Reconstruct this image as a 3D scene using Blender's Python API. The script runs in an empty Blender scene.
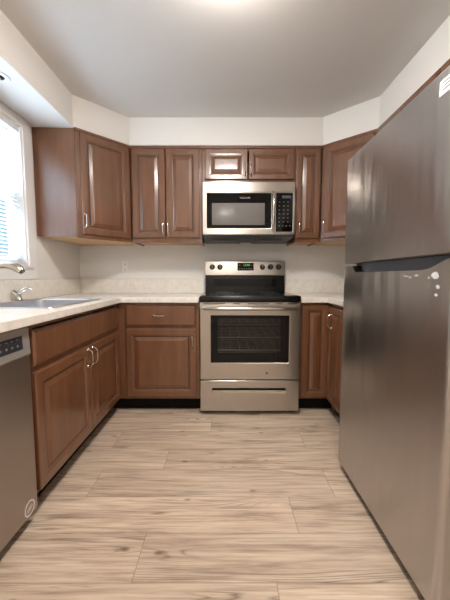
import bpy, bmesh, math, random
from mathutils import Matrix, Vector
random.seed(7)
PI = math.pi
C = bpy.context.scene.collection
scn = bpy.context.scene

# ------------------------------------------------------------------ camera
cd = bpy.data.cameras.new('camera'); cam = bpy.data.objects.new('camera', cd); C.objects.link(cam)
cam.location = (-0.19, -2.893, 1.076)
cam.rotation_euler = (PI/2 - 0.0792, 0, 0)
cd.sensor_fit = 'VERTICAL'; cd.sensor_height = 36; cd.lens = 296.5/600*36
cd.clip_start = 0.02
scn.camera = cam
# ------------------------------------------------------------------ world
w = bpy.data.worlds.new('world'); scn.world = w; w.use_nodes = True
nt = w.node_tree; bg = nt.nodes['Background']
tc = nt.nodes.new('ShaderNodeTexCoord'); sep = nt.nodes.new('ShaderNodeSeparateXYZ'); cr = nt.nodes.new('ShaderNodeValToRGB')
nt.links.new(tc.outputs['Generated'], sep.inputs[0]); nt.links.new(sep.outputs['Z'], cr.inputs[0]); nt.links.new(cr.outputs[0], bg.inputs[0])
cr.color_ramp.elements[0].position = 0.0; cr.color_ramp.elements[0].color = (0.30, 0.50, 0.60, 1)
cr.color_ramp.elements[1].position = 0.25; cr.color_ramp.elements[1].color = (0.40, 0.66, 0.80, 1)
bg.inputs[1].default_value = 0.8
sun = bpy.data.lights.new('sun', 'SUN'); sun.energy = 38; sun.angle = math.radians(3); sun.color = (0.66, 0.83, 1.0)
so = bpy.data.objects.new('sun', sun); C.objects.link(so); so.rotation_euler = Vector((0.62, 0.12, -0.78)).to_track_quat('-Z', 'Y').to_euler()
# ------------------------------------------------------------------ exposure
scn.view_settings.view_transform = 'Standard'; scn.view_settings.look = 'None'
scn.view_settings.gamma = 1; scn.view_settings.use_curve_mapping = False
scn.view_settings.exposure = 0.58
DOME = 80.0        # main ceiling dome emission
REAR_FILL = 84.0      # unseen dome behind the camera, added as fill light

# ------------------------------------------------------------------ helpers
def s2l(c):
    return tuple(((v/255)/12.92 if v/255 <= 0.04045 else ((v/255+0.055)/1.055)**2.4) for v in c) + (1,)

def mat(name, rgb, rough=0.5, metal=0.0, coat=0.0, emit=None, es=0, spec=0.5, crough=0.1):
    m = bpy.data.materials.new(name); m.use_nodes = True
    b = m.node_tree.nodes['Principled BSDF']
    b.inputs['Base Color'].default_value = s2l(rgb); b.inputs['Roughness'].default_value = rough
    b.inputs['Metallic'].default_value = metal; b.inputs['Coat Weight'].default_value = coat
    b.inputs['Coat Roughness'].default_value = crough
    b.inputs['Specular IOR Level'].default_value = spec
    if emit: b.inputs['Emission Color'].default_value = s2l(emit); b.inputs['Emission Strength'].default_value = es
    return m

def N(m, t, **k):
    n = m.node_tree.nodes.new(t)
    for a, v in k.items(): setattr(n, a, v)
    return n
def L(m, a, b): m.node_tree.links.new(a, b)
def ramp(m, stops, interp='LINEAR'):
    n = N(m, 'ShaderNodeValToRGB'); r = n.color_ramp; r.interpolation = interp
    while len(r.elements) < len(stops): r.elements.new(0.5)
    for e, (p, c) in zip(r.elements, stops):
        e.position = p; e.color = c if len(c) == 4 else tuple(c)+(1,)
    return n
def coords(m, scale=(1,1,1), rot=(0,0,0)):
    t = N(m, 'ShaderNodeTexCoord'); mp = N(m, 'ShaderNodeMapping')
    mp.inputs['Scale'].default_value = scale; mp.inputs['Rotation'].default_value = rot
    L(m, t.outputs['Object'], mp.inputs['Vector']); return mp.outputs[0]
def noise(m, vec, scale, detail=4, rough=0.5):
    n = N(m, 'ShaderNodeTexNoise'); n.inputs['Scale'].default_value = scale
    n.inputs['Detail'].default_value = detail; n.inputs['Roughness'].default_value = rough
    L(m, vec, n.inputs['Vector']); return n.outputs['Fac']
def bump(m, h, strength, dist=0.002):
    b = N(m, 'ShaderNodeBump'); b.inputs['Strength'].default_value = strength; b.inputs['Distance'].default_value = dist
    L(m, h, b.inputs['Height']); return b.outputs[0]
def bsdf(m): return m.node_tree.nodes['Principled BSDF']

def wood_mat(name, a, b, c, grain=(9, 9, 1.1), rough=0.38, coat=0.35):
    m = mat(name, a, rough, coat=coat, crough=0.17)
    v = coords(m, grain)
    n1 = noise(m, v, 2.2, 6, 0.6)
    r = ramp(m, [(0.28, s2l(a)), (0.5, s2l(b)), (0.75, s2l(c))])
    L(m, n1, r.inputs[0])
    v2 = coords(m, (60, 60, 3)); n2 = noise(m, v2, 4, 3, 0.5)
    mx = N(m, 'ShaderNodeMix', data_type='RGBA', blend_type='MULTIPLY'); mx.inputs[0].default_value = 0.35
    r2 = ramp(m, [(0.3, (0.72, 0.68, 0.65)), (0.6, (1, 1, 1))]); L(m, n2, r2.inputs[0])
    L(m, r.outputs[0], mx.inputs[6]); L(m, r2.outputs[0], mx.inputs[7]); L(m, mx.outputs[2], bsdf(m).inputs['Base Color'])
    L(m, bump(m, n2, 0.08), bsdf(m).inputs['Normal'])
    return m

def steel_mat(name, rgb, rough=0.3, aniso=0.6, wavy=0.0, axis='Z'):
    m = mat(name, rgb, rough, metal=1.0)
    b = bsdf(m); b.inputs['Anisotropic'].default_value = aniso
    b.inputs['Anisotropic Rotation'].default_value = 0.25
    t = N(m, 'ShaderNodeTangent', direction_type='RADIAL', axis=axis); L(m, t.outputs[0], b.inputs['Tangent'])
    v = coords(m, (1.5, 1.5, 160)); n = noise(m, v, 3, 2)
    nb = bump(m, n, 0.03, 0.001)
    if wavy:
        v2 = coords(m, (1, 5.5, 1.0), (0.12, 0, 0)); n2 = noise(m, v2, 1.8, 2, 0.4)
        bb = N(m, 'ShaderNodeBump'); bb.inputs['Strength'].default_value = wavy; bb.inputs['Distance'].default_value = 0.02
        L(m, n2, bb.inputs['Height']); L(m, nb, bb.inputs['Normal']); nb = bb.outputs[0]
    L(m, nb, b.inputs['Normal'])
    return m

def paint_mat(name, rgb, rough=0.75):
    m = mat(name, rgb, rough, spec=0.3)
    n = noise(m, coords(m), 180, 3); L(m, bump(m, n, 0.05, 0.0008), bsdf(m).inputs['Normal'])
    return m

# materials
M = {}
M['wall'] = paint_mat('wall_paint', (228, 225, 220))
M['ceiling'] = paint_mat('ceiling_paint', (218, 214, 209))
M['white'] = mat('white_trim_paint', (232, 230, 228), 0.4)
M['wood'] = wood_mat('stained_maple', (96, 60, 36), (109, 69, 42), (121, 80, 51), rough=0.42, coat=1.0)
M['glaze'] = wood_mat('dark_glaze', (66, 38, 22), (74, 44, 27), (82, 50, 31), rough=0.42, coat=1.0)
M['raw_wood'] = wood_mat('unfinished_birch', (196, 160, 120), (206, 172, 132), (214, 184, 146), rough=0.7, coat=0)
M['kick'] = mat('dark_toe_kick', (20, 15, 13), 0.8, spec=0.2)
M['steel'] = steel_mat('brushed_steel', (186, 180, 172), 0.28, 0.5)
M['fridge'] = steel_mat('fridge_steel', (188, 185, 184), 0.29, 0.65, wavy=0.4)
M['dw'] = steel_mat('dishwasher_steel', (176, 168, 162), 0.36, 0.5)
M['chrome'] = mat('satin_nickel', (205, 200, 192), 0.18, metal=1)
M['sinksteel'] = steel_mat('sink_steel', (222, 224, 228), 0.36, 0.0)
M['grey'] = mat('grey_enamel', (96, 96, 98), 0.45)
M['black'] = mat('black_enamel', (10, 9, 9), 0.25, spec=0.3)
M['gripsteel'] = mat('knob_grip', (92, 88, 84), 0.3, metal=1)
M['blackglass'] = mat('black_glass', (7, 7, 8), 0.05, spec=0.3)
M['darkplastic'] = mat('dark_plastic', (30, 30, 33), 0.35)
M['bluegrey'] = mat('blue_grey_plastic', (70, 76, 88), 0.3)
M['mesh_grey'] = mat('microwave_window', (92, 87, 82), 0.5, coat=0.1)
M['label'] = mat('label_white', (235, 232, 230), 0.5)
M['mark'] = mat('printed_grey', (176, 174, 170), 0.5)
M['ink'] = mat('label_ink', (90, 88, 92), 0.5)
M['green'] = mat('green_digits', (20, 60, 30), 0.5, emit=(120, 235, 120), es=0.6)
M['blind'] = mat('blind_slat', (232, 236, 240), 0.5)
def _translucent(m, k):
    tl = N(m, 'ShaderNodeBsdfTranslucent'); tl.inputs[0].default_value = s2l((232, 238, 244)); mx = N(m, 'ShaderNodeMixShader'); mx.inputs[0].default_value = k
    out = [n for n in m.node_tree.nodes if n.type == 'OUTPUT_MATERIAL'][0]
    L(m, bsdf(m).outputs[0], mx.inputs[1]); L(m, tl.outputs[0], mx.inputs[2]); L(m, mx.outputs[0], out.inputs[0])
_translucent(M['blind'], 0.06)
M['bulb'] = mat('lamp_glass_off', (60, 58, 56), 0.3)
M['rack'] = mat('oven_rack_wire', (170, 165, 160), 0.3, metal=1)
M['cavity'] = mat('oven_cavity', (62, 62, 66), 0.35)
M['residue'] = mat('pale_adhesive', (206, 208, 212), 0.6)
M['dome'] = mat('lit_dome', (255, 250, 240), 0.4, emit=(255, 247, 240), es=DOME)
M['rear_fill'] = mat('rear_fill_dome', (255, 250, 240), 0.4, emit=(255, 246, 238), es=REAR_FILL)

def glass_mat():
    m = bpy.data.materials.new('window_glass'); m.use_nodes = True; t = m.node_tree; t.nodes.clear()
    o = t.nodes.new('ShaderNodeOutputMaterial'); mx = t.nodes.new('ShaderNodeMixShader'); tr = t.nodes.new('ShaderNodeBsdfTransparent')
    gl = t.nodes.new('ShaderNodeBsdfGlossy'); gl.inputs['Roughness'].default_value = 0.02; f = t.nodes.new('ShaderNodeLayerWeight'); f.inputs[0].default_value = 0.5
    pw = t.nodes.new('ShaderNodeMath'); pw.operation = 'POWER'; pw.inputs[1].default_value = 4.0; ml = t.nodes.new('ShaderNodeMath'); ml.operation = 'MULTIPLY_ADD'; ml.inputs[1].default_value = 0.9; ml.inputs[2].default_value = 0.04
    t.links.new(f.outputs['Facing'], pw.inputs[0]); t.links.new(pw.outputs[0], ml.inputs[0]); t.links.new(ml.outputs[0], mx.inputs[0]); t.links.new(tr.outputs[0], mx.inputs[1]); t.links.new(gl.outputs[0], mx.inputs[2]); t.links.new(mx.outputs[0], o.inputs[0])
    return m, tr
M['glass'], _ = glass_mat()
M['ovenglass'], _tr = glass_mat(); M['ovenglass'].name = 'tinted_oven_glass'; _tr.inputs[0].default_value = (0.6, 0.6, 0.62, 1)

def counter_mat():
    m = mat('cream_laminate', (226, 216, 200), 0.32, coat=0.2, crough=0.15)
    n = noise(m, coords(m), 26, 8, 0.7); r = ramp(m, [(0.3, s2l((216, 207, 194))), (0.5, s2l((228, 222, 212))), (0.7, s2l((236, 232, 225)))])
    L(m, n, r.inputs[0]); L(m, r.outputs[0], bsdf(m).inputs['Base Color']); return m
M['counter'] = counter_mat()

def floor_mat():
    m = mat('vinyl_plank', (190, 165, 135), 0.42, spec=0.45)
    W, LEN, Y0 = 0.2045, 1.22, -1.931 - 0.2045*10
    t = N(m, 'ShaderNodeTexCoord'); sp = N(m, 'ShaderNodeSeparateXYZ'); L(m, t.outputs['Object'], sp.inputs[0])
    def mth(op, a, b=None, c=None):
        n = N(m, 'ShaderNodeMath', operation=op)
        for i, q in enumerate((a, b, c)):
            if q is None: continue
            if isinstance(q, (int, float)): n.inputs[i].default_value = q
            else: L(m, q, n.inputs[i])
        return n.outputs[0]
    v = mth('DIVIDE', mth('SUBTRACT', sp.outputs['Y'], Y0), W)
    row = mth('FLOOR', v); fy = mth('FRACT', v)
    # seam x position of each row, read off the photograph's floor (rows counted from Y0)
    seams = {9: -0.008, 10: -0.52, 11: 0.12, 12: -0.87, 13: -0.535, 14: 0.32, 15: -0.29, 16: 0.07, 17: -0.6, 18: -0.1, 8: 0.4, 7: -0.3}
    stops = []
    for i in range(24):
        sx = seams.get(i, random.uniform(-0.9, 0.3)); g = (sx+1.3)/3.0
        stops.append((i, g))
    off = None
    for i, g in stops:       # sum of compares
        cmpn = mth('MULTIPLY', mth('COMPARE', row, float(i), 0.3), g*3.0-1.3)
        off = cmpn if off is None else mth('ADD', off, cmpn)
    u = mth('DIVIDE', mth('SUBTRACT', sp.outputs['X'], off), LEN)
    col = mth('FLOOR', u); fx = mth('FRACT', u)
    cb = N(m, 'ShaderNodeCombineXYZ'); L(m, row, cb.inputs[0]); L(m, col, cb.inputs[1])
    wn = N(m, 'ShaderNodeTexWhiteNoise'); wn.noise_dimensions = '3D'; L(m, cb.outputs[0], wn.inputs['Vector'])
    # grain coordinates shifted for each plank
    sh = N(m, 'ShaderNodeVectorMath', operation='SCALE'); L(m, wn.outputs['Color'], sh.inputs[0]); sh.inputs['Scale'].default_value = 37.0
    ad = N(m, 'ShaderNodeVectorMath', operation='ADD'); L(m, t.outputs['Object'], ad.inputs[0]); L(m, sh.outputs[0], ad.inputs[1])
    def stretch(sx, sy):
        mp = N(m, 'ShaderNodeMapping'); mp.inputs['Scale'].default_value = (sx, sy, 1); L(m, ad.outputs[0], mp.inputs['Vector']); return mp.outputs[0]
    g1 = N(m, 'ShaderNodeTexNoise'); g1.inputs['Scale'].default_value = 1.0; g1.inputs['Detail'].default_value = 7; g1.inputs['Roughness'].default_value = 0.62; g1.inputs['Distortion'].default_value = 0.35
    L(m, stretch(2.4, 34), g1.inputs['Vector'])
    r1 = ramp(m, [(0.26, s2l((142, 122, 106))), (0.36, s2l((178, 157, 138))), (0.46, s2l((200, 179, 158))), (0.60, s2l((212, 193, 171))), (0.78, s2l((220, 203, 182)))])
    L(m, g1.outputs['Fac'], r1.inputs[0])
    # dark mineral streaks
    g2 = N(m, 'ShaderNodeTexNoise'); g2.inputs['Scale'].default_value = 1.0; g2.inputs['Detail'].default_value = 4; g2.inputs['Distortion'].default_value = 1.6
    L(m, stretch(1.1, 11), g2.inputs['Vector'])
    r2 = ramp(m, [(0.60, (0, 0, 0)), (0.68, (1, 1, 1))]); L(m, g2.outputs['Fac'], r2.inputs[0])
    g3 = N(m, 'ShaderNodeTexNoise'); g3.inputs['Scale'].default_value = 1.0; g3.inputs['Detail'].default_value = 5
    L(m, stretch(5, 110), g3.inputs['Vector'])
    r3 = ramp(m, [(0.42, (0, 0, 0)), (0.62, (1, 1, 1))]); L(m, g3.outputs['Fac'], r3.inputs[0])
    st = mth('MULTIPLY', mth('MULTIPLY', r2.outputs[0], r3.outputs[0]), 0.75)
    mx = N(m, 'ShaderNodeMix', data_type='RGBA'); L(m, st, mx.inputs[0]); L(m, r1.outputs[0], mx.inputs[6]); mx.inputs[7].default_value = s2l((104, 86, 74))
    # cathedral grain: thin contour lines of a stretched noise
    gc = N(m, 'ShaderNodeTexNoise'); gc.inputs['Scale'].default_value = 1.0; gc.inputs['Detail'].default_value = 1.5; gc.inputs['Distortion'].default_value = 0.5
    L(m, stretch(0.65, 10), gc.inputs['Vector'])
    fr = mth('ABSOLUTE', mth('SUBTRACT', mth('FRACT', mth('MULTIPLY', gc.outputs['Fac'], 26.0)), 0.5))
    rc = ramp(m, [(0.0, (1, 1, 1)), (0.10, (0.5, 0.5, 0.5)), (0.22, (0, 0, 0))]); L(m, fr, rc.inputs[0])
    gm = N(m, 'ShaderNodeTexNoise'); gm.inputs['Scale'].default_value = 1.0; gm.inputs['Detail'].default_value = 3; L(m, stretch(1.5, 7), gm.inputs['Vector'])
    rm = ramp(m, [(0.50, (0, 0, 0)), (0.62, (1, 1, 1))]); L(m, gm.outputs['Fac'], rm.inputs[0])
    mc = N(m, 'ShaderNodeMix', data_type='RGBA'); L(m, mth('MULTIPLY', mth('MULTIPLY', rc.outputs[0], rm.outputs[0]), 0.7), mc.inputs[0]); L(m, mx.outputs[2], mc.inputs[6]); mc.inputs[7].default_value = s2l((104, 82, 68))
    mx = mc
    # knots
    vo = N(m, 'ShaderNodeTexVoronoi'); vo.inputs['Scale'].default_value = 1.0; L(m, stretch(3.4, 7.0), vo.inputs['Vector'])
    rk = ramp(m, [(0.03, (1, 1, 1)), (0.085, (0, 0, 0))]); L(m, vo.outputs['Distance'], rk.inputs[0])
    mk = N(m, 'ShaderNodeMix', data_type='RGBA'); L(m, mth('MULTIPLY', rk.outputs[0], 0.8), mk.inputs[0]); L(m, mx.outputs[2], mk.inputs[6]); mk.inputs[7].default_value = s2l((112, 84, 62))
    # plank tone
    fg = N(m, 'ShaderNodeMix', data_type='RGBA', blend_type='MULTIPLY'); fg.inputs[0].default_value = 1.0
    rf = ramp(m, [(0.35, (0.80, 0.78, 0.76)), (0.58, (1.03, 1.03, 1.03))]); L(m, g3.outputs['Fac'], rf.inputs[0]); L(m, mk.outputs[2], fg.inputs[6]); L(m, rf.outputs[0], fg.inputs[7]); mk = fg
    hv = N(m, 'ShaderNodeHueSaturation'); L(m, mk.outputs[2], hv.inputs['Color'])
    L(m, mth('ADD', mth('MULTIPLY', wn.outputs['Value'], 0.2), 0.82), hv.inputs['Value'])
    # seams
    ey = mth('MULTIPLY', mth('MINIMUM', fy, mth('SUBTRACT', 1.0, fy)), W)
    ex = mth('MULTIPLY', mth('MINIMUM', fx, mth('SUBTRACT', 1.0, fx)), LEN)
    e = mth('LESS_THAN', mth('MINIMUM', ex, ey), 0.0013)
    ms = N(m, 'ShaderNodeMix', data_type='RGBA'); L(m, mth('MULTIPLY', e, 0.6), ms.inputs[0]); L(m, hv.outputs[0], ms.inputs[6]); ms.inputs[7].default_value = s2l((92, 76, 62))
    L(m, ms.outputs[2], bsdf(m).inputs['Base Color'])
    L(m, bump(m, g3.outputs['Fac'], 0.12, 0.001), bsdf(m).inputs['Normal'])
    return m
M['floor'] = floor_mat()

# --- geometry
def bx(bm, x0, x1, y0, y1, z0, z1):
    v = [bm.verts.new(p) for p in ((x0,y0,z0),(x1,y0,z0),(x1,y1,z0),(x0,y1,z0),(x0,y0,z1),(x1,y0,z1),(x1,y1,z1),(x0,y1,z1))]
    for f in ((0,3,2,1),(4,5,6,7),(0,1,5,4),(1,2,6,5),(2,3,7,6),(3,0,4,7)): bm.faces.new([v[i] for i in f])
def prism(bm, pts, a, b, fn=lambda p, t: (p[0], p[1], t)):
    """polygon pts extruded from a to b; fn maps (point, t) to xyz"""
    A = [bm.verts.new(fn(p, a)) for p in pts]; B = [bm.verts.new(fn(p, b)) for p in pts]
    bm.faces.new(A[::-1]); bm.faces.new(B); n = len(pts)
    for i in range(n): bm.faces.new((A[i], A[(i+1) % n], B[(i+1) % n], B[i]))
def grid_solid(bm, us, vs, filled, w0, w1, fn):
    V = {}
    def g(i, j, k):
        if (i, j, k) not in V: V[(i, j, k)] = bm.verts.new(fn(us[i], vs[j], (w0, w1)[k]))
        return V[(i, j, k)]
    nu, nv = len(us)-1, len(vs)-1
    F = lambda i, j: 0 <= i < nu and 0 <= j < nv and filled(i, j)
    for i in range(nu):
        for j in range(nv):
            if not F(i, j): continue
            for k in (0, 1): bm.faces.new([g(i,j,k), g(i+1,j,k), g(i+1,j+1,k), g(i,j+1,k)])
            if not F(i-1, j): bm.faces.new([g(i,j,0), g(i,j+1,0), g(i,j+1,1), g(i,j,1)])
            if not F(i+1, j): bm.faces.new([g(i+1,j,0), g(i+1,j+1,0), g(i+1,j+1,1), g(i+1,j,1)])
            if not F(i, j-1): bm.faces.new([g(i,j,0), g(i+1,j,0), g(i+1,j,1), g(i,j,1)])
            if not F(i, j+1): bm.faces.new([g(i,j+1,0), g(i+1,j+1,0), g(i+1,j+1,1), g(i,j+1,1)])
XZ = lambda u, v, w: (u, w, v)
YZ = lambda u, v, w: (w, u, v)
XY = lambda u, v, w: (u, v, w)
def tube(bm, pts, rad, seg=10, caps=True):
    pts = [Vector(p) for p in pts]; n = len(pts)
    R = rad if isinstance(rad, (list, tuple)) else [rad]*n
    t0 = (pts[1]-pts[0]).normalized(); up = Vector((0,0,1)) if abs(t0.z) < 0.9 else Vector((1,0,0))
    nrm = (up - t0*up.dot(t0)).normalized(); rings = []
    for i in range(n):
        t = ((pts[min(i+1,n-1)]-pts[max(i-1,0)])).normalized(); nrm = (nrm - t*nrm.dot(t)).normalized(); bi = t.cross(nrm)
        rings.append([bm.verts.new(pts[i] + (nrm*math.cos(2*PI*k/seg) + bi*math.sin(2*PI*k/seg))*R[i]) for k in range(seg)])
    for a, b in zip(rings, rings[1:]):
        for k in range(seg): bm.faces.new((a[k], a[(k+1)%seg], b[(k+1)%seg], b[k]))
    if caps: bm.faces.new(rings[0][::-1]); bm.faces.new(rings[-1])
def lathe(bm, prof, mtx=Matrix(), seg=32):
    """profile of (r, h) spun about local Z; r=0 closes to a point"""
    rings = []
    for r, h in prof:
        if r < 1e-6: rings.append([bm.verts.new(mtx @ Vector((0, 0, h)))])
        else: rings.append([bm.verts.new(mtx @ Vector((r*math.cos(2*PI*k/seg), r*math.sin(2*PI*k/seg), h))) for k in range(seg)])
    for a, b in zip(rings, rings[1:]):
        for k in range(seg):
            q = [a[k % len(a)], a[(k+1) % len(a)], b[(k+1) % len(b)], b[k % len(b)]]
            q = list(dict.fromkeys(q))
            if len(q) > 2: bm.faces.new(q)
def loft(bm, loops, cap0=True, cap1=True):
    R = [[bm.verts.new(p) for p in l] for l in loops]
    for a, b in zip(R, R[1:]):
        n = len(a)
        for k in range(n): bm.faces.new((a[k], a[(k+1)%n], b[(k+1)%n], b[k]))
    if cap0: bm.faces.new(R[0][::-1])
    if cap1: bm.faces.new(R[-1])
def rrect(x0, x1, y0, y1, r, seg=5):
    out = []
    for cx, cy, a0 in ((x1-r,y1-r,0),(x0+r,y1-r,PI/2),(x0+r,y0+r,PI),(x1-r,y0+r,1.5*PI)):
        for k in range(seg+1):
            a = a0 + PI/2*k/seg; out.append((cx+r*math.cos(a), cy+r*math.sin(a)))
    return out

def obj(name, bm, m, parent=None, bevel=0, seg=2, smooth=True, loc=None):
    bmesh.ops.recalc_face_normals(bm, faces=bm.faces)
    me = bpy.data.meshes.new(name); bm.to_mesh(me); bm.free()
    if smooth:
        me.polygons.foreach_set('use_smooth', [True]*len(me.polygons)); me.set_sharp_from_angle(angle=math.radians(32))
    me.materials.append(m if not isinstance(m, str) else M[m])
    o = bpy.data.objects.new(name, me); C.objects.link(o)
    if parent: o.parent = parent
    if loc: o.location = loc
    if bevel:
        b = o.modifiers.new('bevel', 'BEVEL'); b.width = bevel; b.segments = seg; b.limit_method = 'ANGLE'; b.angle_limit = math.radians(40); b.harden_normals = False
    return o
def box(name, dims, m, parent=None, bevel=0, seg=2):
    bm = bmesh.new(); bx(bm, *dims); return obj(name, bm, m, parent, bevel, seg)
def thing(name, label, cat, loc=(0,0,0), rz=0, group=None):
    o = bpy.data.objects.new(name, None); C.objects.link(o); o.location = loc; o.rotation_euler = (0,0,rz)
    o.empty_display_size = 0.1
    o['label'] = label; o['category'] = cat
    if group: o['group'] = group
    return o
def tag(o, label, cat, group=None):
    o['label'] = label; o['category'] = cat
    if group: o['group'] = group
    return o
def struct(name, bm, m, bevel=0, label=None):
    o = obj(name, bm, m, None, bevel); o['kind'] = 'structure'
    if label: o['label'] = label
    return o
def text(name, s, size, m, parent, loc, rot, depth=0.0004):
    cu = bpy.data.curves.new(name, 'FONT'); cu.body = s; cu.size = size; cu.extrude = depth; cu.align_x = 'CENTER'; cu.align_y = 'CENTER'
    cu.materials.append(M[m]); o = bpy.data.objects.new(name, cu); C.objects.link(o); o.parent = parent
    o.location = loc; o.rotation_euler = rot
    bpy.context.view_layer.update()
    me = bpy.data.meshes.new_from_object(o.evaluated_get(bpy.context.evaluated_depsgraph_get()))
    bpy.data.objects.remove(o); q = bpy.data.objects.new(name, me); C.objects.link(q); q.parent = parent
    q.location = loc; q.rotation_euler = rot; return q

# ------------------------------------------------------------------ the room
XL, XR, YF, ZC, ZS = -1.60, 1.25, -5.2, 2.39, 2.164
bm = bmesh.new(); bx(bm, XL-0.12, XR+0.12, YF-0.12, 0.12, -0.1, 0); struct('floor', bm, 'floor', label='pale wood-look plank floor')
bm = bmesh.new(); bx(bm, XL-0.12, XR+0.12, YF-0.12, 0.12, ZC, ZC+0.1); struct('ceiling', bm, 'ceiling', label='flat off-white ceiling')
bm = bmesh.new(); bx(bm, XL, XR, 0, 0.12, 0, ZC); struct('wall_back', bm, 'wall')
bm = bmesh.new(); bx(bm, XR, XR+0.12, YF, 0.12, 0, ZC); struct('wall_right', bm, 'wall')
# window opening in the left wall
WY0, WY1, WZ0, WZ1 = -1.60, -0.765, 1.15, 2.105
bm = bmesh.new()
grid_solid(bm, [YF, WY0, WY1, 0.12], [0, WZ0, WZ1, ZC], lambda i, j: not (i == 1 and j == 1), XL-0.12, XL, YZ); struct('wall_left', bm, 'wall')
# front wall behind the camera; unseen door made solid to keep daylight out
bm = bmesh.new()
grid_solid(bm, [XL-0.12, -0.45, 0.37, XR+0.12], [0, 2.04, ZC], lambda i, j: not (i == 1 and j == 0), YF-0.12, YF, XZ); struct('wall_front', bm, 'wall')
bm = bmesh.new(); prism(bm, [(-0.445, 0.006), (0.365, 0.006), (0.365, 2.035), (-0.445, 2.035)], YF-0.06, YF-0.02, lambda p, q: (p[0], q, p[1]))
d1 = struct('door_1', bm, 'white', 0.003)

# soffit around three sides, following the corner cabinets
pts = [(XL, 0), (XL, YF), (-1.298, YF), (-1.298, -0.64), (-0.985, -0.33), (0.622, -0.33), (0.942, -0.62), (0.942, YF), (XR, YF), (XR, 0)]
bm = bmesh.new(); prism(bm, pts, ZS, ZC)
o = struct('trim_1', bm, 'wall', 0.003, label='cream soffit over the wall cabinets')

# window
bm = bmesh.new()
grid_solid(bm, [WY0-0.085, WY0, WY1, WY1+0.085], [1.055, WZ0, WZ1, 2.162], lambda i, j: not (i == 1 and j == 1), XL, XL+0.018, YZ)
win = struct('window_1', bm, 'white', 0.003)
bm = bmesh.new()
grid_solid(bm, [WY0, WY0+0.012, WY1-0.012, WY1], [WZ0, WZ0+0.012, WZ1-0.012, WZ1], lambda i, j: not (i == 1 and j == 1), XL-0.118, XL+0.006, YZ)
obj('window_jamb', bm, 'white', win, 0.001)
def sash(z0, z1, x):
    bm = bmesh.new()
    grid_solid(bm, [WY0+0.013, WY0+0.055, WY1-0.055, WY1-0.013], [z0, z0+0.045, z1-0.045, z1], lambda i, j: not (i == 1 and j == 1), x, x+0.032, YZ)
    f = obj('window_sash', bm, 'white', win, 0.002)
    box('pane', (x+0.012, x+0.017, WY0+0.05, WY1-0.05, z0+0.04, z1-0.04), 'glass', f)
sash(WZ0+0.013, 1.655, XL-0.075); sash(1.61, WZ1-0.013, XL-0.112)
box('window_sill', (XL+0.0005, XL+0.03, WY0-0.03, WY1+0.03, WZ0-0.018, WZ0), 'white', win, 0.004)
# blind
bl = thing('window_blind', 'white horizontal slat blind, lowered in the window over the sink', 'blind', (XL-0.018, (WY0+WY1)/2, WZ0+0.015))
hw = (WY1-WY0)/2 - 0.018
bm = bmesh.new(); zt = WZ1-WZ0-0.055; z = 0.03; k = 0
while z < zt-0.02:
    a = math.radians(4)
    prof = []
    for q in range(5):
        s = -0.0125 + 0.025*q/4; bow = 0.0018*(1-(s/0.0125)**2)
        prof.append((s*math.cos(a)-bow*math.sin(a), s*math.sin(a)+bow*math.cos(a)))
    pp = prof + [(p[0]+0.0002, p[1]-0.0007) for p in prof[::-1]]
    prism(bm, pp, -hw, hw, lambda p, t, z=z: (p[0], t, z+p[1]))
    z += 0.025
obj('slats', bm, 'blind', bl)
box('bottom_rail', (-0.0125, 0.0125, -hw, hw, 0.0, 0.016), 'blind', bl, 0.003)
box('head_rail', (-0.014, 0.016, -hw, hw, zt-0.005, zt+0.038), 'blind', bl, 0.002)
for y in (-hw+0.09, 0, hw-0.09):
    bm = bmesh.new(); tube(bm, [(0.0135, y, 0.01), (0.0135, y, zt)], 0.0012, 6); tube(bm, [(-0.0135, y, 0.01), (-0.0135, y, zt)], 0.0012, 6)
    obj('ladder_cord', bm, 'white', bl)

# outside the window: unseen ground, made pale to bounce daylight up
bm = bmesh.new(); bx(bm, -30, XL-0.2, -15, 15, -0.35, -0.3); o = struct('ground', bm, mat('pale_bounce_ground', (196, 196, 192), 0.9))

# ------------------------------------------------------------------ ceiling lights
def dome_light(x, y, m, label, R=0.165):
    t = thing('ceiling_light', label, 'ceiling light', (x, y, ZC))
    bm = bmesh.new(); lathe(bm, [(0, -0.001), (R+0.008, -0.001), (R+0.012, -0.008), (R+0.008, -0.022), (R-0.005, -0.026), (0, -0.026)]); obj('base', bm, 'white', t)
    bm = bmesh.new(); lathe(bm, [(R*math.cos(a), -0.0265-0.055*math.sin(a)) for a in [PI/2*k/8 for k in range(8)]] + [(0, -0.0815)]); obj('diffuser', bm, m, t)
    return t
dome_light(-0.172, -1.66, 'dome', 'round flush ceiling light glowing at the top edge of the picture')
dome_light(-0.17, -4.0, 'rear_fill', 'round flush ceiling light behind the viewer, unseen, added as fill light')
t = thing('recessed_light', 'small round recessed downlight, unlit, in the soffit over the sink', 'recessed light', (-1.425, -1.185, ZS))
bm = bmesh.new(); lathe(bm, [(0.028, -0.004), (0.040, -0.005), (0.052, -0.0035), (0.054, -0.0005), (0.028, -0.0005), (0.028, -0.004)]); obj('trim_ring', bm, 'white', t)
bm = bmesh.new(); lathe(bm, [(0, -0.0105), (0.012, -0.0095), (0.02, -0.007), (0.0265, -0.003), (0.0275, -0.0006), (0, -0.0006)]); obj('bulb', bm, M['darkplastic'], t)
bm = bmesh.new(); lathe(bm, [(0, -0.0125), (0.007, -0.0115), (0.009, -0.0108), (0, -0.0107)]); obj('lens', bm, 'label', t)

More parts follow.
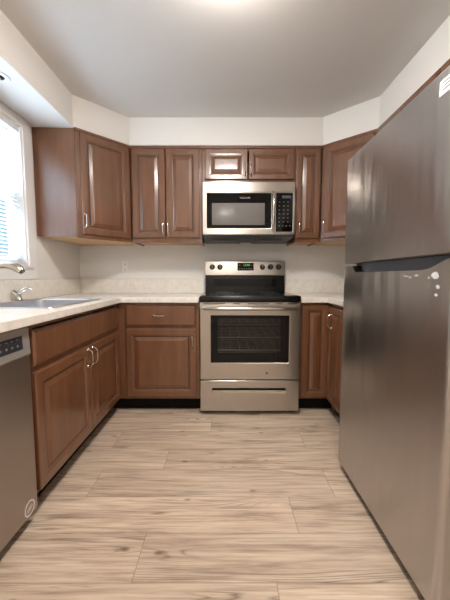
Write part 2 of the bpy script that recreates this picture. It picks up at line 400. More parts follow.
# ------------------------------------------------------------------ cabinets
def pull(parent, x, y, z, length=0.1, vertical=True):
    """bow handle standing off a face whose outward side is local -y"""
    h = length/2; P = []
    for k in range(17):
        s = math.sin(PI/2*(-1 + 2*k/16)); out = 0.026*(1-abs(s)**6) + 0.003
        P.append((s*h, -out))
    R = [0.0054 - 0.0010*(1-abs(-1+2*k/16)) for k in range(17)]
    bm = bmesh.new()
    tube(bm, [(x, y+o, z+s) if vertical else (x+s, y+o, z) for s, o in P], R, 10)
    for s in (-1, 1):
        c = Vector((x, y, z+s*h)) if vertical else Vector((x+s*h, y, z))
        lathe(bm, [(0, -0.0002), (0.0085, -0.0002), (0.0075, 0.003), (0.0045, 0.006), (0, 0.006)], Matrix.Translation(c) @ Matrix.Rotation(PI/2, 4, 'X'), 14)
    o = obj('handle', bm, 'chrome', parent); o['label'] = 'satin nickel bow handle'; return o

def raised_door(parent, x0, x1, z0, z1, yf, m='wood', handle=None, hl=0.1, rail=0.056, name='door'):
    """raised-panel door; back on yf, front 20 mm proud towards local -y; handle = (x, z)"""
    T = 0.02; S = [(0, 0), (0, T-0.005), (0.002, T-0.002), (0.006, T), (rail-0.014, T), (rail-0.010, T-0.0025), (rail-0.004, T-0.003), (rail, T-0.0085),
         (rail+0.006, T-0.0095), (rail+0.009, T-0.0085), (rail+0.03, T-0.0025), (rail+0.033, T-0.001)]
    loops = []
    for i, d in S:
        loops.append([(x0+i, yf-d, z0+i), (x1-i, yf-d, z0+i), (x1-i, yf-d, z1-i), (x0+i, yf-d, z1-i)])
    bm = bmesh.new(); loft(bm, loops)
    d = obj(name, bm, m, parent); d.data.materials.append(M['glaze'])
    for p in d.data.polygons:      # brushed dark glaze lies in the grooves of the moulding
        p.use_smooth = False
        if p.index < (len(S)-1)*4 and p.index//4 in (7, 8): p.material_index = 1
    if handle: pull(d, handle[0], yf-T, handle[1], hl)
    return d
def slab_front(parent, x0, x1, z0, z1, yf, m='wood', name='drawer', handle=None):
    T = 0.02; S = [(0, 0), (0, T-0.008), (0.003, T-0.006), (0.009, T-0.001), (0.012, T)]
    bm = bmesh.new(); loft(bm, [[(x0+i, yf-d, z0+i), (x1-i, yf-d, z0+i), (x1-i, yf-d, z1-i), (x0+i, yf-d, z1-i)] for i, d in S])
    d = obj(name, bm, m, parent)
    for p in d.data.polygons: p.use_smooth = False
    if handle: pull(d, handle[0], yf-T, handle[1], 0.1, vertical=False)
    return d
def frame(parent, us, vs, hole, y0, y1, m='wood'):
    bm = bmesh.new(); grid_solid(bm, us, vs, lambda i, j: (i, j) not in hole, y0, y1, XZ); return obj('face_frame', bm, m, parent, 0.0008, 1)

Z0, Z1 = 1.365, 2.160   # wall cabinets
GU = 'raised-panel wall cabinets'
def wall_cabinet(label, loc, rz, W, z0, doors, handles, depth=0.325, rail=0.056, hl=0.1):
    """root at the left rear corner on the wall; local x along the wall, local -y to the room"""
    t = thing('wall_cabinet', label, 'cabinet', (loc[0], loc[1], z0), rz, GU)
    H = Z1-z0; D = depth
    bm = bmesh.new()   # open-bottomed case: sides, recessed bottom, back
    bx(bm, 0.0006, 0.016, -D+0.02, -0.001, 0, H); bx(bm, W-0.016, W-0.0006, -D+0.02, -0.001, 0, H)
    bx(bm, 0.016, W-0.016, -D+0.02, -0.001, H-0.016, H); obj('carcass', bm, 'wood', t)
    box('bottom_panel', (0.016, W-0.016, -D+0.02, -0.001, 0.012, 0.027), 'raw_wood', t)['label'] = 'pale unfinished underside panel'
    frame(t, [0.0006, 0.038, W-0.038, W-0.0006], [0, 0.038, H-0.04, H], {(1, 1)}, -D, -D+0.0195)
    box('crown_strip', (0.0006, W-0.0006, -D-0.01, -D-0.0003, H-0.022, H-0.001), 'wood', t, 0.002)
    for (a, b), hx in zip(doors, handles):
        dz1 = H-0.028
        raised_door(t, a, b, 0.038, dz1, -D-0.0005, handle=(hx, 0.038+0.03+hl/2) if hx else None, hl=hl, rail=rail)
    return t

# left to right along the back wall
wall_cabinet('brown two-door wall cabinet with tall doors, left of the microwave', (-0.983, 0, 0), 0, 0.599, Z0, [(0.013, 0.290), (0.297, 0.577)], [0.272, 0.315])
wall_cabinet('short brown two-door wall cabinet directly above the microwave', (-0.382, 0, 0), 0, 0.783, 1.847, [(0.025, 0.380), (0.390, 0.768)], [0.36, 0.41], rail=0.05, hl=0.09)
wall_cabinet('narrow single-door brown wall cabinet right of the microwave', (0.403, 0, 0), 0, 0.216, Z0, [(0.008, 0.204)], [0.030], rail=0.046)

def corner_cabinet(label, A, B, others, hx, dx):
    """A, B: ends of the diagonal face (left, right as seen from the room); others: remaining plan corners"""
    A, B = Vector(A), Vector(B); rz = math.atan2(B.y-A.y, B.x-A.x); W = (B-A).length
    t = thing('corner_wall_cabinet', label, 'cabinet', (A.x, A.y, Z0), rz, GU)
    inv = (Matrix.Translation((A.x, A.y, 0)) @ Matrix.Rotation(rz, 4, 'Z')).inverted()
    loc = [(inv @ Vector((p[0], p[1], 0))).to_2d() for p in [tuple(B)] + others + [tuple(A)]]
    loc[0] = Vector((W, 0.0205)); 
    poly = [(p.x, p.y) for p in loc]; poly[-1] = (0, 0.0205)
    H = Z1-Z0
    # shell wall pieces along every side but the front
    bm = bmesh.new(); prism(bm, poly, 0.012, H); obj('carcass', bm, 'wood', t)
    cx = sum(p[0] for p in poly)/len(poly); cy = sum(p[1] for p in poly)/len(poly)
    ins = [(p[0]+(cx-p[0])*0.06, p[1]+(cy-p[1])*0.06) for p in poly]
    bm = bmesh.new(); prism(bm, ins, 0.008, 0.0115); obj('bottom_panel', bm, 'raw_wood', t)['label'] = 'pale unfinished underside panel'
    frame(t, [0.001, 0.042, W-0.042, W-0.001], [0, 0.038, H-0.04, H], {(1, 1)}, 0.0, 0.02)
    box('crown_strip', (0.002, W-0.002, -0.011, -0.0003, H-0.022, H-0.001), 'wood', t, 0.002)
    raised_door(t, dx[0], W-dx[1], 0.030, H-0.026, -0.0005, handle=(hx if hx > 0 else W+hx, 0.13), rail=0.056)
    return t
corner_cabinet('brown diagonal corner wall cabinet beside the window', (-1.288, -0.642), (-0.986, -0.332), [(-0.986, -0.002), (-1.598, -0.002), (-1.598, -0.642)], 0.048, (0.03, 0.02))
corner_cabinet('brown diagonal corner wall cabinet partly behind the refrigerator', (0.622, -0.332), (0.938, -0.622), [(1.248, -0.622), (1.248, -0.002), (0.622, -0.002)], 0.045, (0.02, 0.02))
# wall cabinets on the right wall, above the refrigerator side
wall_cabinet('brown wall cabinet on the right wall, hidden behind the refrigerator top', (1.25, -0.624, 0), -PI/2, 0.640, Z0, [(0.013, 0.316), (0.322, 0.627)], [0.30, 0.34], depth=0.312)
wall_cabinet('shallow brown cabinet above the refrigerator', (1.25, -1.266, 0), -PI/2, 0.92, 1.78, [(0.013, 0.456), (0.464, 0.907)], [0.44, 0.48], depth=0.312)

# ---- base cabinets
GB = 'raised-panel base cabinets'
ZB, ZT = 0.108, 0.874
# back run, left of the range
t = thing('base_cabinet', 'brown base cabinet with one drawer and one door, left of the range', 'cabinet', (-1.03, 0, 0), 0, GB)
W = 0.641
bm = bmesh.new(); bx(bm, 0, W, -0.585, -0.003, ZB, ZT); obj('carcass', bm, 'wood', t)
frame(t, [0.0005, 0.072, W-0.027, W-0.0005], [ZB, 0.135, 0.668, 0.698, 0.852, ZT], {(1, 1), (1, 3)}, -0.605, -0.5855)
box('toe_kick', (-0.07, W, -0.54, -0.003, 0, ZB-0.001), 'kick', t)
slab_front(t, 0.070, W-0.028, 0.694, 0.856, -0.6055, handle=(0.335, 0.776))
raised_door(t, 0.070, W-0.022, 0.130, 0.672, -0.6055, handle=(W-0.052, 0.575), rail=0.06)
# sink run
t = thing('base_cabinet', 'brown two-door sink base cabinet beside the dishwasher', 'cabinet', (-1.60, -1.650, 0), PI/2, GB)
W = 1.038   # local x = +Y, local -y = +X
bm = bmesh.new(); bx(bm, 0, 0.016, -0.55, -0.003, ZB, ZT); bx(bm, W-0.016, W, -0.55, -0.003, ZB, ZT); bx(bm, 0.016, W-0.016, -0.55, -0.003, ZB, ZB+0.016); bx(bm, 0.016, W-0.016, -0.02, -0.003, ZB+0.016, ZT)
obj('carcass', bm, 'wood', t)
frame(t, [0.0005, 0.036, 0.49, 0.53, W-0.03, W-0.0005], [ZB, 0.135, 0.655, 0.69, 0.852, ZT], {(1, 1), (1, 3), (3, 1), (3, 3)} | {(2, 3)}, -0.5700, -0.5505)
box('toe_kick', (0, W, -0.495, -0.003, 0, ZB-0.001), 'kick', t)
slab_front(t, 0.012, W-0.018, 0.686, 0.846, -0.5705, name='false_drawer_front')
raised_door(t, 0.012, 0.526, 0.122, 0.658, -0.5705, handle=(0.496, 0.59), rail=0.06)
raised_door(t, 0.532, W-0.018, 0.122, 0.658, -0.5705, handle=(0.563, 0.59), rail=0.06)
# right of the range
t = thing('base_cabinet', 'narrow single-door brown base cabinet right of the range', 'cabinet', (0.389, 0, 0), 0, GB)
W = 0.226
bm = bmesh.new(); bx(bm, 0, W, -0.585, -0.003, ZB, ZT); obj('carcass', bm, 'wood', t)
frame(t, [0.0005, 0.03, W-0.02, W-0.0005], [ZB, 0.135, 0.85, ZT], {(1, 1)}, -0.605, -0.5855)
box('toe_kick', (0, W+0.07, -0.54, -0.003, 0, ZB-0.001), 'kick', t)
raised_door(t, 0.022, W-0.006, 0.123, 0.858, -0.6055, rail=0.052)
t = thing('base_cabinet', 'brown base cabinet with a side-facing door, beside the refrigerator', 'cabinet', (1.25, -0.607, 0), -PI/2, GB)
W = 0.66
bm = bmesh.new(); bx(bm, 0, W, -0.61, -0.003, ZB, ZT); obj('carcass', bm, 'wood', t)
frame(t, [0.0005, 0.022, 0.28, 0.32, W-0.03, W-0.0005], [ZB, 0.135, 0.85, ZT], {(1, 1), (3, 1)}, -0.6300, -0.6105)
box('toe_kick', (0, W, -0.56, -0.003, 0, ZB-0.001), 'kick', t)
raised_door(t, 0.024, 0.296, 0.123, 0.848, -0.6305, handle=(0.105, 0.745), rail=0.05)
raised_door(t, 0.302, 0.64, 0.123, 0.848, -0.6305, rail=0.05)

# ---- countertops
t = thing('countertop', 'cream laminate countertop with the sink, running round the left corner', 'countertop', (0, 0, 0.875))
xs = [-1.598, -1.545, -1.085, -0.985, -0.391]; ys = [-2.28, -1.39, -0.815, -0.642, -0.003]
bm = bmesh.new()
grid_solid(bm, xs, ys, lambda i, j: (i < 3 or j == 3) and not (i == 1 and j == 1), 0, 0.04, XY)
obj('slab', bm, 'counter', t, 0.004, 3)
bm = bmesh.new(); bx(bm, -1.579, -0.391, -0.022, -0.003, 0.0405, 0.178); bx(bm, -1.598, -1.579, -2.28, -0.003, 0.0405, 0.178)
obj('backsplash', bm, 'counter', t, 0.002)
t = thing('countertop', 'small cream laminate countertop right of the range, running behind the refrigerator', 'countertop', (0, 0, 0.875))
bm = bmesh.new(); prism(bm, [(0.391, -0.003), (0.391, -0.642), (0.594, -0.642), (0.594, -1.27), (1.248, -1.27), (1.248, -0.003)], 0, 0.04); obj('slab', bm, 'counter', t, 0.004, 3)
bm = bmesh.new(); bx(bm, 0.391, 1.229, -0.022, -0.003, 0.0405, 0.178); bx(bm, 1.229, 1.248, -1.27, -0.003, 0.0405, 0.178); obj('backsplash', bm, 'counter', t, 0.002)

# ---- sink
t = thing('kitchen_sink', 'stainless single-bowl drop-in sink set in the counter under the window', 'sink', (0, 0, 0.9155))
z = 0
def lp(x0, x1, y0, y1, r, z): return [(p[0], p[1], z) for p in rrect(x0, x1, y0, y1, r)]
X0, X1, Y0s, Y1s = -1.567, -1.062, -1.415, -0.79
bm = bmesh.new()
loft(bm, [lp(X0, X1, Y0s, Y1s, 0.03, 0.0), lp(X0+0.002, X1-0.002, Y0s+0.002, Y1s-0.002, 0.03, 0.004), lp(X0+0.012, X1-0.012, Y0s+0.012, Y1s-0.012, 0.028, 0.005),
  lp(X0+0.065, X1-0.03, Y0s+0.032, Y1s-0.032, 0.05, 0.004), lp(X0+0.069, X1-0.034, Y0s+0.036, Y1s-0.036, 0.05, 0.0), lp(X0+0.073, X1-0.038, Y0s+0.04, Y1s-0.04, 0.05, -0.15),
  lp(X0+0.085, X1-0.05, Y0s+0.052, Y1s-0.052, 0.05, -0.168), lp(X0+0.11, X1-0.075, Y0s+0.077, Y1s-0.077, 0.04, -0.172)], cap0=False)
obj('basin', bm, 'sinksteel', t)
bm = bmesh.new(); lathe(bm, [(0, -0.1705), (0.02, -0.1705), (0.024, -0.169), (0.042, -0.1685), (0.044, -0.1715), (0, -0.1716)], Matrix.Translation((-1.30, -1.10, 0)), 24)
obj('drain', bm, 'chrome', t)
# ---- faucet
t = thing('kitchen_faucet', 'chrome arched faucet spout reaching in from the left over the sink', 'faucet', (-1.533, -1.25, 0.921))
bm = bmesh.new(); loft(bm, [[(p[0], p[1], z) for p in rrect(-0.026-d, 0.026+d, -0.10-d, 0.10+d, 0.024)] for z, d in ((0, 0), (0.006, 0), (0.010, -0.004))]); obj('base_plate', bm, 'chrome', t)
bm = bmesh.new(); lathe(bm, [(0, 0.0095), (0.026, 0.0095), (0.024, 0.02), (0.021, 0.05), (0.022, 0.10), (0.021, 0.118), (0.014, 0.128), (0, 0.130)]); obj('body', bm, 'chrome', t)
bm = bmesh.new()
SP = [(0.0, 0.0, 0.10), (0.012, 0.003, 0.150), (0.04, 0.01, 0.195), (0.08, 0.018, 0.217), (0.115, 0.026, 0.220), (0.15, 0.034, 0.213), (0.176, 0.04, 0.200), (0.192, 0.044, 0.187)]
tube(bm, SP, [0.017, 0.017, 0.017, 0.0175, 0.019, 0.022, 0.0235, 0.020], 16); obj('spout', bm, 'chrome', t)
bm = bmesh.new(); tube(bm, [(0.186, 0.0425, 0.192), (0.197, 0.045, 0.178)], 0.016, 14); obj('aerator', bm, 'darkplastic', t)
# side lever
t = thing('faucet_lever', 'small chrome curved lever on the back rim of the sink', 'faucet lever', (-1.533, -0.965, 0.921))
bm = bmesh.new(); lathe(bm, [(0, 0), (0.022, 0), (0.023, 0.006), (0.018, 0.014), (0.015, 0.03), (0.018, 0.044), (0.015, 0.05), (0, 0.052)]); obj('body', bm, 'chrome', t)
bm = bmesh.new(); tube(bm, [(0.0, 0.0, 0.042), (0.012, 0.006, 0.060), (0.03, 0.015, 0.074), (0.05, 0.024, 0.076), (0.066, 0.032, 0.066)], [0.016, 0.015, 0.012, 0.010, 0.006], 12)
obj('lever', bm, 'chrome', t)
bm = bmesh.new(); tube(bm, [(-0.002, -0.002, 0.030), (-0.012, -0.014, 0.048), (-0.022, -0.028, 0.058)], [0.014, 0.014, 0.016], 12); obj('spray_nozzle', bm, 'chrome', t)

# ---- outlet
t = thing('wall_outlet', 'white duplex outlet on the back wall left of the range', 'outlet', (-1.155, 0, 1.168))
box('cover_plate', (-0.036, 0.036, -0.007, -0.0005, -0.058, 0.058), 'white', t, 0.003)
for s in (-1, 1):
    bm = bmesh.new(); prism(bm, [(p[0], p[1]) for p in rrect(-0.017, 0.017, s*0.026-0.015, s*0.026+0.015, 0.008)], -0.0095, -0.0072, lambda p, q: (p[0], q, p[1])); r = obj('receptacle', bm, 'white', t)
    bm = bmesh.new()
    for x in (-0.007, 0.007): bx(bm, x-0.0012, x+0.0012, -0.0101, -0.0096, s*0.026-0.004, s*0.026+0.006)
    bx(bm, -0.002, 0.002, -0.0101, -0.0096, s*0.026-0.011, s*0.026-0.007); obj('slots', bm, 'darkplastic', r)

# ------------------------------------------------------------------ microwave
t = thing('microwave', 'stainless over-the-range microwave with black door glass under the short cabinet', 'microwave', (0.0045, 0, 1.372))
# local z from bottom; width .76
hw = 0.3785; top = 1.8435-1.372
bm = bmesh.new(); prism(bm, [(-0.005, 0.018), (-0.33, 0.028), (-0.372, 0.042), (-0.372, top), (-0.005, top)], -hw, hw, lambda p, q: (q, p[0], p[1])); obj('case', bm, 'grey', t, 0.002)
box('top_grille', (-hw, hw, -0.410, -0.3725, 0.392, top), 'steel', t, 0.003)
bm = bmesh.new(); grid_solid(bm, [-hw, -0.344, 0.186, 0.2145], [0.05, 0.1, 0.384, 0.3912], lambda i, j: not (i == 1 and j == 1), -0.410, -0.3725, XZ)
d = obj('door', bm, 'steel', t, 0.002)
box('door_glass', (-0.3435, 0.1855, -0.4075, -0.385, 0.1005, 0.3835), 'blackglass', d)
box('viewing_window', (-0.302, 0.132, -0.4087, -0.4076, 0.127, 0.304), 'mesh_grey', d, 0.0005)
box('lower_trim', (-hw, hw, -0.405, -0.3735, 0.0425, 0.0495), 'darkplastic', t)
bm = bmesh.new()
P = []
for k in range(15):
    s = -1+2*k/14; P.append((0.200, -0.412-0.034*(1-abs(s)**3), 0.235+s*0.158))
tube(bm, P, [0.0115]*15, 12)
for s in (-1, 1): bx(bm, 0.191, 0.209, -0.422, -0.4105, 0.235+s*0.152-0.012, 0.235+s*0.152+0.012)
h = obj('handle', bm, 'chrome', d)
bm = bmesh.new(); grid_solid(bm, [0.2155, 0.2235, 0.362, hw], [0.05, 0.072, 0.384, 0.3912], lambda i, j: not (i == 1 and j == 1), -0.410, -0.3725, XZ); cp = obj('control_panel', bm, 'steel', t, 0.0015)
box('keypad', (0.2238, 0.3617, -0.4085, -0.385, 0.0725, 0.3837), 'blackglass', cp)
box('display', (0.272, 0.347, -0.4090, -0.4086, 0.342, 0.364), 'bluegrey', cp)
dim = mat('printed_dim', (128, 126, 124), 0.5)
for r in range(7):
    for c_ in range(3 if r < 6 else 4):
        x = 0.252+c_*0.035 + (0 if r < 6 else -0.006*c_); z = 0.312-r*0.032
        box('key', (x-0.005, x+0.005, -0.4090, -0.4086, z-0.0025, z+0.0025), dim, cp)
text('lettering', 'FRIGIDAIRE', 0.017, 'mark', d, (-0.03, -0.4079, 0.345), (PI/2, 0, 0))
for s in (-1, 1): box('grease_filter', (s*0.2-0.1, s*0.2+0.1, -0.30, -0.12, 0.014, 0.0178), 'grey', t)
box('cooktop_lamp_cover', (-0.05, 0.05, -0.09, -0.04, 0.014, 0.0178), 'label', t)

# ------------------------------------------------------------------ range
t = thing('range', 'stainless electric range with black glass cooktop between the base cabinets', 'range', (0, 0, 0))
hw = 0.3805
bm = bmesh.new()
bx(bm, -hw+0.002, hw-0.002, -0.62, -0.01, 0.03, 0.30)                    # lower body
bx(bm, -hw+0.002, -0.31, -0.62, -0.01, 0.30, 0.89); bx(bm, 0.31, hw-0.002, -0.62, -0.01, 0.30, 0.89)
bx(bm, -0.31, 0.31, -0.62, -0.01, 0.80, 0.89); bx(bm, -0.31, 0.31, -0.10, -0.01, 0.30, 0.80); bx(bm, -0.31, 0.31, -0.62, -0.10, 0.30, 0.36)
obj('body', bm, 'cavity', t)
for sx in (-1, 1):
    for y in (-0.58, -0.06):
        bm = bmesh.new(); lathe(bm, [(0, 0), (0.018, 0), (0.018, 0.012), (0.01, 0.016), (0.01, 0.0295), (0, 0.0295)], Matrix.Translation((sx*0.33, y, 0)), 16); obj('foot', bm, 'darkplastic', t)
# racks
for z in (0.50, 0.60, 0.70):
    bm = bmesh.new()
    for k in range(7): y = -0.58+k*0.075; tube(bm, [(-0.30, y, z), (0.30, y, z)], 0.0022, 6)
    tube(bm, [(-0.30, -0.60, z), (0.30, -0.60, z)], 0.004, 8)
    for x in [-0.29+0.0725*k for k in range(9)]: tube(bm, [(x, -0.60, z), (x, -0.12, z)], 0.0022, 6)
    obj('oven_rack', bm, 'rack', t)
# drawer with a slot handle
bm = bmesh.new(); grid_solid(bm, [-hw, -0.288, 0.280, hw], [0.034, 0.180, 0.216, 0.276], lambda i, j: not (i == 1 and j == 1), -0.665, -0.632, XZ)
d = obj('storage_drawer', bm, 'steel', t, 0.003)
bm = bmesh.new(); bx(bm, -hw+0.004, hw-0.004, -0.631, -0.621, 0.036, 0.274); obj('drawer_liner', bm, 'darkplastic', d)
bm = bmesh.new(); prism(bm, [(-0.6655, 0.180), (-0.668, 0.186), (-0.666, 0.200), (-0.650, 0.206), (-0.632, 0.206), (-0.632, 0.181)], -0.2875, 0.2795, lambda p, q: (q, p[0], p[1])); obj('pull_slot', bm, 'chrome', d)
# oven door
bm = bmesh.new(); grid_solid(bm, [-hw, -0.298, 0.298, hw], [0.284, 0.415, 0.782, 0.884], lambda i, j: not (i == 1 and j == 1), -0.665, -0.624, XZ)
d = obj('oven_door', bm, 'steel', t, 0.004)
bm = bmesh.new(); grid_solid(bm, [-0.2975, -0.246, 0.238, 0.2975], [0.4155, 0.492, 0.758, 0.7815], lambda i, j: not (i == 1 and j == 1), -0.662, -0.630, XZ)
obj('door_glass_border', bm, 'blackglass', d)
box('viewing_window', (-0.2455, 0.2375, -0.659, -0.655, 0.4925, 0.7575), 'ovenglass', d)
bm = bmesh.new()
P = []
for k in range(21):
    s = -1+2*k/20; P.append((s*0.362, -0.672-0.046*min(1, (1-abs(s)**7)*1.0), 0.838+0.0*s))
tube(bm, P, 0.0145, 16)
for s in (-1, 1): bx(bm, s*0.355-0.014, s*0.355+0.014, -0.69, -0.666, 0.826, 0.850)
obj('handle', bm, 'steel', d)
bm = bmesh.new()
for a, b in ((-0.35, -0.19), (-0.13, -0.075), (-0.02, 0.14), (0.19, 0.245), (0.28, 0.355)): bx(bm, a, b, -0.6662, -0.6653, 0.868, 0.874)
obj('vent_slots', bm, 'darkplastic', d)
bm = bmesh.new(); lathe(bm, [(0, 0.0012), (0.008, 0.001), (0.009, 0), (0, 0)], Matrix.Translation((0.131, -0.6652, 0.335)) @ Matrix.Rotation(PI/2, 4, 'X'), 20); obj('badge', bm, 'grey', d)
# cooktop
bm = bmesh.new(); loft(bm, [[(p[0], p[1], z) for p in rrect(-hw-0.002+i, hw+0.002-i, -0.678+i, -0.085, 0.012)] for z, i in ((0.891, 0.004), (0.896, 0), (0.922, 0), (0.929, 0.004), (0.931, 0.010))])
ct = obj('cooktop', bm, 'black', t)
box('glass_surface', (-0.365, 0.365, -0.655, -0.092, 0.9312, 0.9335), 'blackglass', t, 0.001)
for x, y, r in ((-0.19, -0.50, 0.115), (0.19, -0.50, 0.095), (-0.19, -0.22, 0.08), (0.19, -0.22, 0.10)):
    bm = bmesh.new()
    for q in (r, r*0.62):
        lathe(bm, [(q-0.0012, 0.9336), (q-0.0012, 0.9339), (q+0.0012, 0.9339), (q+0.0012, 0.9336)], Matrix.Translation((x, y, 0)), 48)
    obj('burner_ring', bm, 'grey', t)
# backguard
bm = bmesh.new(); prism(bm, [(-0.006, 0.895), (-0.082, 0.895), (-0.066, 1.086), (-0.006, 1.086)], -0.376, 0.376, lambda p, q: (q, p[0], p[1])); obj('backguard_base', bm, 'black', t, 0.003)
bm = bmesh.new(); prism(bm, [(-0.006, 1.0865), (-0.084, 1.0865), (-0.084, 1.096), (-0.072, 1.216), (-0.064, 1.224), (-0.006, 1.224)], -0.378, 0.378, lambda p, q: (q, p[0], p[1])); bgd = obj('control_panel', bm, 'steel', t, 0.003)
tilt = math.atan2(0.012, 0.12)
def yp(z): return -0.084 + (z-1.096)*0.1
box('lower_band', (-0.30, 0.30, -0.0800, -0.0762, 0.985, 1.05), 'blackglass', t)
bm = bmesh.new(); prism(bm, [(yp(1.132)-0.0015, 1.132), (yp(1.204)-0.0015, 1.204), (yp(1.204)+0.004, 1.204), (yp(1.132)+0.004, 1.132)], -0.072, 0.080, lambda p, q: (q, p[0], p[1])); obj('display', bm, 'blackglass', bgd)
text('clock_digits', '12:00', 0.028, 'green', bgd, (0.012, yp(1.182)-0.0022, 1.183), (PI/2-tilt, 0, 0))
for k in range(6): box('key', (-0.058+k*0.022, -0.048+k*0.022, yp(1.148)-0.0026, yp(1.148)-0.0017, 1.146, 1.150), 'mark', bgd)
for k in (0, 5): box('key', (-0.058+k*0.022, -0.046+k*0.022, yp(1.182)-0.0026, yp(1.182)-0.0017, 1.180, 1.184), 'mark', bgd)
for x in (-0.310, -0.237, 0.163, 0.240, 0.316):
    mt = Matrix.Translation((x, yp(1.165)-0.0006, 1.165)) @ Matrix.Rotation(PI/2-tilt, 4, 'X')
    bm = bmesh.new(); lathe(bm, [(0, 0), (0.025, 0), (0.026, 0.003), (0.023, 0.006), (0.020, 0.018), (0.017, 0.022), (0, 0.023)], mt, 24)
    k = obj('knob', bm, 'black', t)
    bm = bmesh.new(); r = []
    for a in ((-0.0045, -0.020, 0.0225), (0.0045, 0.020, 0.030)): r.append(a)
    vs = [mt @ Vector(p) for p in ((-0.0045,-0.019,0.0228),(0.0045,-0.019,0.0228),(0.0045,0.019,0.0228),(-0.0045,0.019,0.0228),(-0.003,-0.017,0.031),(0.003,-0.017,0.031),(0.003,0.017,0.031),(-0.003,0.017,0.031))]
    v = [bm.verts.new(p) for p in vs]
    for f in ((0,3,2,1),(4,5,6,7),(0,1,5,4),(1,2,6,5),(2,3,7,6),(3,0,4,7)): bm.faces.new([v[i] for i in f])
    obj('grip', bm, 'gripsteel', k)

# ------------------------------------------------------------------ dishwasher
t = thing('dishwasher', 'stainless dishwasher with dark control strip under the left countertop', 'dishwasher', (-1.60, -2.254, 0), PI/2)
W = 0.598      # local -y = +X ; front at 0.585
box('tub', (0.004, W-0.004, -0.545, -0.02, 0.09, 0.868), 'grey', t)
box('toe_panel', (0.004, W-0.004, -0.50, -0.02, 0.0, 0.089), 'kick', t)
bm = bmesh.new(); prism(bm, [(-0.546, 0.062), (-0.583, 0.062), (-0.583, 0.752), (-0.546, 0.745)], 0.002, W-0.002, lambda p, q: (q, p[0], p[1])); d = obj('door', bm, 'dw', t, 0.003)
bm = bmesh.new(); prism(bm, [(-0.546, 0.7455), (-0.581, 0.7455), (-0.588, 0.752), (-0.583, 0.862), (-0.575, 0.868), (-0.546, 0.868)], 0.002, W-0.002, lambda p, q: (q, p[0], p[1])); cp = obj('control_panel', bm, mat('light_grey_metal', (176, 172, 168), 0.5, metal=0.6), t, 0.003)
bm = bmesh.new(); prism(bm, [(-0.5855, 0.782), (-0.5885, 0.782), (-0.5862, 0.836), (-0.583, 0.836)], 0.05, W-0.05, lambda p, q: (q, p[0], p[1])); kp = obj('control_strip', bm, 'bluegrey', cp); kp.data.materials[0] = mat('dark_slate_plastic', (46, 48, 54), 0.3)
for k in range(11):
    x = W-0.08-k*0.03; bm = bmesh.new()
    bx(bm, x-0.006, x+0.006, -0.5886, -0.5860, 0.824, 0.827)
    lathe(bm, [(0, 0.0022), (0.0045, 0.0022), (0.005, 0), (0, 0)], Matrix.Translation((x, -0.5868, 0.800)) @ Matrix.Rotation(PI/2, 4, 'X'), 12)
    obj('button', bm, dim, cp)
# round service sticker low on the door
bm = bmesh.new()
mt = Matrix.Translation((W-0.055, -0.5833, 0.098)) @ Matrix.Rotation(PI/2, 4, 'X')
lathe(bm, [(0.027, 0), (0.027, 0.0005), (0.032, 0.0005), (0.032, 0), (0.027, 0)], mt, 32)
for a, b in (((-0.018, -0.004), (0.016, 0.014)), ((-0.016, -0.014), (0.018, 0.004)), ((0.016, 0.014), (-0.004, -0.002))):
    A, B = Vector((a[0], a[1], 0)), Vector((b[0], b[1], 0)); n = (B-A).cross(Vector((0, 0, 1))).normalized()*0.0022
    v = [bm.verts.new(mt @ (p+Vector((0, 0, 0.0004)))) for p in (A-n, B-n, B+n, A+n)]; bm.faces.new(v)
obj('round_sticker', bm, 'label', d)

# ------------------------------------------------------------------ refrigerator
t = thing('refrigerator', 'large stainless top-freezer refrigerator on the right', 'refrigerator', (0.444, 0, 0))
YA, YB = -2.075, -1.296       # near, far
box('cabinet_body', (0.072, 0.775, YA+0.004, YB-0.004, 0.035, 1.665), 'grey', t, 0.006)
def door_plan(bm, z0, z1):
    r = 0.02; pts = [(0.066, YA), (r, YA)] + [(r-r*math.sin(a), YA+r-r*math.cos(a)) for a in [PI/2*k/6 for k in range(1, 7)]] + [(r-r*math.cos(a), YB-r+r*math.sin(a)) for a in [PI/2*k/6 for k in range(0, 7)]] + [(0.066, YB)]
    prism(bm, pts, z0, z1)
bm = bmesh.new(); door_plan(bm, 1.142, 1.672); fz = obj('freezer_door', bm, 'fridge', t, 0.003)
# lower door: full-height plan below, and a scooped top edge
bm = bmesh.new()
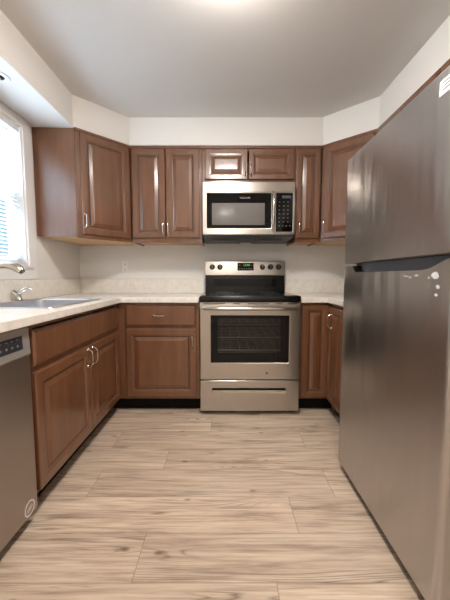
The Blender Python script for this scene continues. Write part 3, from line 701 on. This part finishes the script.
# (y, z) outline of the front face with the scooped handle
top = [(YB, 1.128)]
top += [(YB-0.10, 1.128), (YB-0.115, 1.124), (YB-0.128, 1.112), (YB-0.14, 1.101), (YB-0.155, 1.096)]
top += [(YA+0.15, 1.096), (YA+0.125, 1.098), (YA+0.10, 1.103), (YA+0.075, 1.112), (YA+0.05, 1.121), (YA+0.03, 1.127), (YA+0.012, 1.128), (YA, 1.128)]
r = 0.02
def lower_row(xoff, inset):
    out = []
    n = len(top)
    for y, z in [(YB, 0.055)] + top + [(YA, 0.055)]:
        yy = min(YB-inset, max(YA+inset, y)); out.append((xoff, yy, z))
    return out
loft(bm, [lower_row(0.066, 0), lower_row(r, 0)] + [lower_row(r-r*math.sin(a), r-r*math.cos(a)) for a in [PI/2*k/6 for k in range(1, 7)]])
fd = obj('fridge_door', bm, 'fridge', t)
box('handle_pocket', (0.040, 0.0655, YA+0.03, YB-0.13, 1.097, 1.140), 'bluegrey', fd)['label'] = 'blue-grey recessed hand grip between the doors'
box('gasket', (0.0665, 0.0715, YA+0.012, YB-0.012, 0.06, 1.66), 'darkplastic', t)
box('base_grille', (0.03, 0.0715, YA+0.01, YB-0.01, 0.006, 0.05), 'darkplastic', t)
bm = bmesh.new(); bx(bm, 0.02, 0.09, YB-0.075, YB-0.015, 1.6725, 1.686); obj('hinge_cover', bm, 'grey', t, 0.004)
for x in (0.12, 0.72):
    for y in (YA+0.06, YB-0.06):
        bm = bmesh.new(); lathe(bm, [(0, 0), (0.018, 0), (0.018, 0.03), (0, 0.0345)], Matrix.Translation((x, y, 0)), 16); obj('foot', bm, 'darkplastic', t)
lb = box('paper_label', (-0.0007, -0.0001, -2.045, -1.972, 1.603, 1.645), 'label', fz)
bm = bmesh.new()
for k, (a, b) in enumerate(((-2.035, -1.982), (-2.04, -1.99), (-2.03, -1.985))): bx(bm, -0.0012, -0.0008, a, b, 1.634-k*0.010, 1.6375-k*0.010)
obj('label_print', bm, 'ink', lb)
# adhesive residue patches under the handle
def blob(bm, y, z, ry, rz_, seed):
    rr = random.Random(seed); v = [bm.verts.new((-0.0004, y+ry*math.cos(a)*rr.uniform(0.55, 1.15), z+rz_*math.sin(a)*rr.uniform(0.55, 1.15))) for a in [2*PI*k/14 for k in range(14)]]; bm.faces.new(v)
for i, q in enumerate(((-1.995, 1.080, 0.018, 0.012), (-1.968, 1.072, 0.006, 0.005), (-1.875, 1.072, 0.007, 0.004), (-1.85, 1.077, 0.014, 0.0025), (-2.01, 1.045, 0.010, 0.008), (-2.005, 1.02, 0.009, 0.006), (-1.91, 1.078, 0.012, 0.002))): 
    bm = bmesh.new(); blob(bm, *q, i); obj('adhesive_patch', bm, 'residue', fd)
